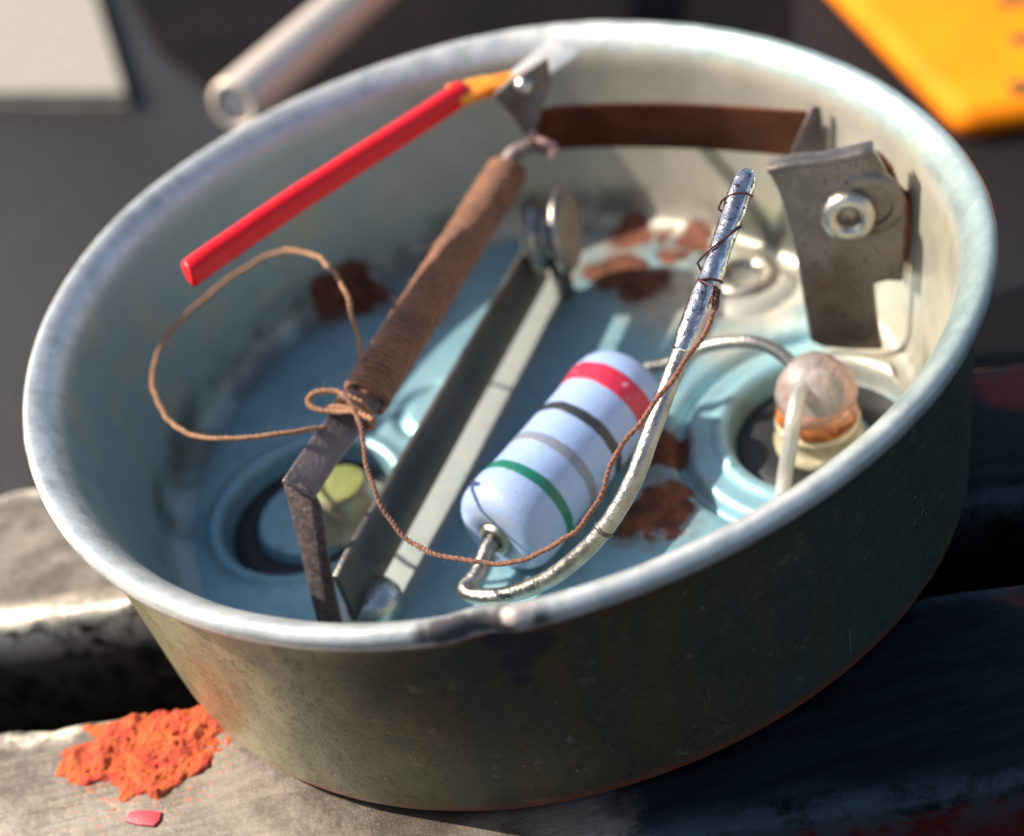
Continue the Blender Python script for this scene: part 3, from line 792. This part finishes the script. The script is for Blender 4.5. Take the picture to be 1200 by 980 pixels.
# gentle flare of the upper left corner towards the viewer
V, Fc = plate(pts, nb, .04)
bevel(mesh('plate', V, Fc, M['bracket'], t), .012, 3)
rcn = on_plane(995, 250, p0, nb)
Mb = axis_M(rcn, nb)
V, Fc = lathe([(.040, .0), (.040, .035), (.058, .062), (.085, .068), (.110, .052), (.120, .022), (.118, .0)], Mb, 48)
mesh('rivet', V, Fc, M['nickel'], t)
V, Fc = lathe([(.001, .022), (.025, .02), (.041, .012)], Mb, 20); mesh('rivet_bore', V, Fc, metal('bore', (.30, .24, .20), (.36, .30, .25), .4), t)
V, Fc = lathe([(.10, .012), (.135, .010), (.150, .0)], axis_M(on_plane(1018, 240, p0, nb), nb), 40)
mesh('washer_or_shade_ring', V, Fc, M['bracket'], t)
dk = [on_plane(a, b, p0-nb*.06, nb) for a, b in ((1020, 178), (1036, 186), (1046, 200), (1054, 222), (1066, 232), (1069, 262), (1064, 300), (1050, 330), (1030, 300), (1018, 220))]
V, Fc = plate(dk, nb, .05); bevel(mesh('backing_plate', V, Fc, M['copper_dark'], t), .01)
topl = [on_plane(a, b, p0, nb) for a, b in ((899, 201), (930, 194), (965, 191), (1000, 184), (1024, 178))]
V, Fc = ribbon([q-nb*.035 for q in topl], nb, .09, .035)
bevel(mesh('folded_lip', V, Fc, M['bracket'], t), .012, 3)

# ------------------------------------------------------------------ copper strip along the back wall
s0, s1 = at(628, 150, -.30), at(948, 158, -.30)
t = thing('copper_strip', 'flat brown copper strip hanging along the back wall of the tin', 'strip', tuple(s0))
dS = s1-s0; nS = Vector((dS.y, -dS.x, 0)).normalized()
Ps = [s0+dS*(k/24)-nS*(.05*math.sin(PI*k/24)) + nS*.05*max(0, 1-k/3)**2 for k in range(25)]
V, Fc = ribbon(Ps, Vector((0, 0, 1)), lambda q: .245 if q > .05 else .245*(.72+q*5.6), .02)
bevel(mesh('strip', V, Fc, M['copper_dark'], t), .004)
e_ = Ps[-1]; nn_ = Vector((-.30, -.95, 0)).normalized()
tri = [on_plane(a, b, e_-Vector((0, .05, 0)), nn_) for a, b in ((926, 184), (936, 160), (952, 124), (962, 128), (968, 186))]
V, Fc = plate(tri, nn_, .025); bevel(mesh('end_tab', V, Fc, M['dark_steel'], t), .005)

# ------------------------------------------------------------------ terminal bracket at the back, with its tongue
pb0 = at(612, 140, -.12); npn = Vector((-.28, -.96, .0)).normalized()
t = thing('rear_terminal', 'small triangular grey terminal with a pale tongue at the back rim', 'terminal', tuple(pb0))
tri = [on_plane(a, b, pb0, npn) for a, b in ((578, 112), (600, 92), (641, 70), (646, 100), (634, 132), (629, 150), (614, 158), (604, 142))]
V, Fc = plate(tri, npn, .03); bevel(mesh('plate', V, Fc, M['bracket'], t), .006)
V, Fc = lathe([(.001, .04), (.025, .038), (.042, .022), (.048, .0)], axis_M(on_plane(614, 101, pb0, npn), npn), 24)
mesh('rivet', V, Fc, M['nickel'], t)
tg = [at(598, 104, -.02), at(618, 88, .0), at(640, 72, .01), at(664, 54, .0)]
V, Fc = ribbon(catmull(tg, 6), Vector((-.40, .55, .20)), lambda q: .13+.06*q, .02); bevel(mesh('tongue', V, Fc, M['tongue'], t), .006)
hk = catmull([at(617, 140, -.17), at(621, 152, -.2), at(627, 164, -.24), at(640, 170, -.26), at(648, 174, -.28), at(644, 186, -.32)], 6)
V, Fc = ribbon(hk, Vector((.2, -.7, .7)), .075, .03); bevel(mesh('hook', V, Fc, M['pink'], t), .008)

# ------------------------------------------------------------------ wound strip
wa = at(413, 458, -.36); wb = at(583, 193, -.36)
foot = at(392, 730, FZ+.05); knee = at(333, 567, -.39)
t = thing('wound_strip', 'dark metal strip bound in brown thread, bent down to the tin floor', 'heating strip', tuple(foot))
wd = (wb-wa); wl_ = wd.length; wdn = wd.normalized()
sideS = wdn.cross(Vector((0, 0, 1))).normalized()
# strip lies tilted: its broad face looks towards the viewer
br = (sideS*.80+Vector((0, 0, -.60))).normalized()
kneeR = knee
SWD = .145
ctr = lambda p: p+br*SWD*.42
P1 = [ctr(knee), ctr(at(360, 527, -.38)), ctr(wa)]+[ctr(wa)+wdn*wl_*k/6 for k in range(1, 7)]
P1.append(P1[-1]+wdn*.08)
V, Fc = ribbon(P1, br, SWD, .03); bevel(mesh('strip', V, Fc, M['dark_steel'], t), .005)
# the leg: bent down, with a rounded shoulder
ln_ = Vector((-.22, -.95, .34)).normalized()
kp = knee
legp = [(331, 566), (352, 569), (366, 578), (375, 595), (379, 618), (383, 650), (389, 680), (396, 716), (408, 775), (384, 775), (368, 716), (361, 688), (350, 640), (340, 600)]
V, Fc = plate([on_plane(a, b, kp, ln_) for a, b in legp], ln_, .03)
bevel(mesh('leg', V, Fc, M['pitted'], t), .005)
# winding: one long thread round strip and packing
wc = ctr(wa)+wdn*.0
turns = 54; hl = []
for k in range(turns*20+1):
    s = k/(turns*20); a = 2*PI*turns*s
    e1, e2 = .088, .064
    wob_ = 1+.09*noise.noise(Vector((s*30, math.cos(a), math.sin(a))))
    nrm2 = wdn.cross(br).normalized()
    hl.append(wc+wdn*(wl_*s)+br*math.cos(a)*e1*wob_+nrm2*math.sin(a)*e2*wob_)
V, Fc = tube(hl, .0178, 7, rf=lambda q: 1+.12*noise.noise(Vector((q*400, 0, 0))))
# loose fibres on the winding
rnd = random.Random(4)
for k in range(260):
    p = hl[rnd.randrange(len(hl))]; c_ = wc+wdn*((p-wc).dot(wdn)); q = (p-c_).normalized()
    s = p+q*.015; e = s+q*rnd.uniform(.008, .04)+wdn*rnd.uniform(-.04, .04)
    tube([s, (s+e)/2+wdn*.005, e], .0011, 3, V=V, Fc=Fc)
mesh('winding', V, Fc, M['wind'], t)
V, Fc = tube([wc+wdn*.01, wc+wdn*(wl_-.01)], .060, 16); mesh('winding_core', V, Fc, M['thread_dark'], t)
# tapering end towards the rear hook
V, Fc = tube(catmull([wc+wdn*(wl_-.02), at(598, 185, -.34), at(612, 175, -.32), at(630, 170, -.31), at(644, 176, -.31)], 5), .05, 10, rf=lambda q: 1-.35*q, lump=.1)
mesh('strip_end', V, Fc, M['dark_steel'], t)

# ------------------------------------------------------------------ threads
TH = .0112
loopP = catmull([at(424, 425, -.31), at(418, 390, -.22), at(405, 345, -.08), at(385, 312, -.10), at(358, 296, -.18), at(320, 297, -.28), at(270, 325, -.34), at(215, 372, -.36), at(184, 415, -.34), at(180, 455, -.33),
                 at(198, 492, -.31), at(238, 513, -.29), at(295, 512, -.28), at(345, 506, -.30), at(385, 500, -.38), at(420, 488, -.42)], 12)
V, Fc = twisted(resample(loopP, .006), TH, .048, 7, 120)
o = mesh('thread', V, Fc, M['thread'])
tag(o, 'brown thread in a wide loop left of the wound strip', 'thread', 'brown threads tied to the strip')
t = thing('thread', 'brown thread running from the knot to the upright lead tip', 'thread', tuple(at(420, 485, -.3)), 'brown threads tied to the strip')
runP = catmull([at(405, 462, -.28), at(414, 478, -.29), at(422, 500, -.30), at(430, 545, -.36), at(443, 585, -.42), at(460, 615, -.48), at(490, 640, -.52), at(535, 656, -.52), at(590, 660, -.50), at(640, 645, -.42), at(682, 615, -.32), at(706, 575, -.22),
                at(722, 535, -.16), at(748, 495, -.10), at(785, 450, -.01), at(812, 412, .06), at(828, 385, .11), at(836, 366, .14)], 12)
V, Fc = twisted(resample(runP, .006), .0104, .042, 7, 230)
mesh('strand', V, Fc, M['thread_dark'], t)
# knot: several turns round the strip at the end of the winding
kc = wc-wdn*.055; kn = []
for k in range(5*20+1):
    s = k/100; a = 2*PI*5*s; e1, e2 = .092+.02*noise.noise(Vector((k*.11, 3, 1))), .052+.02*noise.noise(Vector((k*.13, 7, 1)))
    kn.append(kc+wdn*(-.05+.09*noise.noise(Vector((k*.05, 1, 1))))+br*math.cos(a)*e1+nrm2*math.sin(a)*e2)
V, Fc = twisted(resample(kn, .007), .012, .05, 6, 70); mesh('knot', V, Fc, M['thread'], t)
sl = catmull([at(412, 470, -.29), at(398, 460, -.28), at(380, 459, -.28), at(364, 464, -.29), at(362, 474, -.31), at(374, 482, -.33), at(396, 482, -.33), at(420, 484, -.30), at(436, 490, -.30)], 10)
V, Fc = twisted(resample(sl, .007), .013, .05, 6, 30); mesh('knot_loop', V, Fc, M['thread'], t)
# hair-fine wire wound up the solder tip
i1 = int(nl*.80); hw = []; 
seq = LPs[i1:int(nl*.975)]; frs = fr[i1:int(nl*.975)]
for k, p in enumerate(seq):
    s = k/len(seq); a = 2*PI*2.6*(s+.10*math.sin(s*7))+.8; T, n1, b1_ = frs[k]
    off = .0485+.024*max(0, math.sin(a*1.0+2.2))**6
    hw.append(p+(n1*math.cos(a)+b1_*math.sin(a))*off)
pre = catmull([at(836, 366, .14), at(840, 352, .15), at(843, 340, .16), at(836, 345, .155), at(831, 356, .15), at(838, 338, .16), hw[0]], 8)
V, Fc = tube(pre+hw[1:], .0045, 7); mesh('fine_wire', V, Fc, M['hair'], t)
wr = []
for k in range(61):
    a = 2*PI*3*k/60; c_ = at(838, 358, .14); wr.append(c_+RT*(.012*math.cos(a)+.003*k/60)+UP*(.03*math.sin(a)+.0008*k)+FW*.01*math.cos(a))
V, Fc = tube(wr, .004, 6); mesh('fine_wire', V, Fc, M['hair'], t)

# ------------------------------------------------------------------ red sleeve
ra_, rb_ = at(220, 324, .22), at(532, 112, .04)
t = thing('red_sleeve', 'glossy red plastic sleeve with a scorched orange end, above the tin', 'sleeve', tuple(ra_))
PR = [ra_+(rb_-ra_)*(k/16) for k in range(17)]
T0 = (rb_-ra_).normalized()
V, Fc = [], []
SR = .059
# hollow tube: outer and inner skins
prof_ = [(.001, .004), (SR*.5, .0), (SR*.93, .003), (SR, .016)]+[(SR, (rb_-ra_).length*k/20) for k in range(1, 21)]
prof_ += [(SR*1.10, (rb_-ra_).length+.02), (SR*.95, (rb_-ra_).length+.06), (SR*.5, (rb_-ra_).length+.07)]
mr = axis_M(ra_, T0)
def sq(p, a):
    p.x += .010*math.sin(p.z*2.6)+.004*noise.noise(Vector((p.z*5, 0, 0))); p.y += .008*math.sin(p.z*1.9+1)
    if p.z < .02: p.z += .35*p.x
    return p
V, Fc = lathe(prof_, mr, 32, fn=sq); mesh('tube_wall', V, Fc, M['red'], t)
me_ = catmull([rb_-T0*.01, at(545, 109, .03), at(565, 103, .02), at(588, 98, .0), at(604, 93, -.01)], 6)
V, Fc = ribbon(me_, Vector((-.353, .563, .15)), lambda q: .15*(1-.40*q), .05); bevel(mesh('scorched_end', V, Fc, M['orange_end'], t), .02, 3)
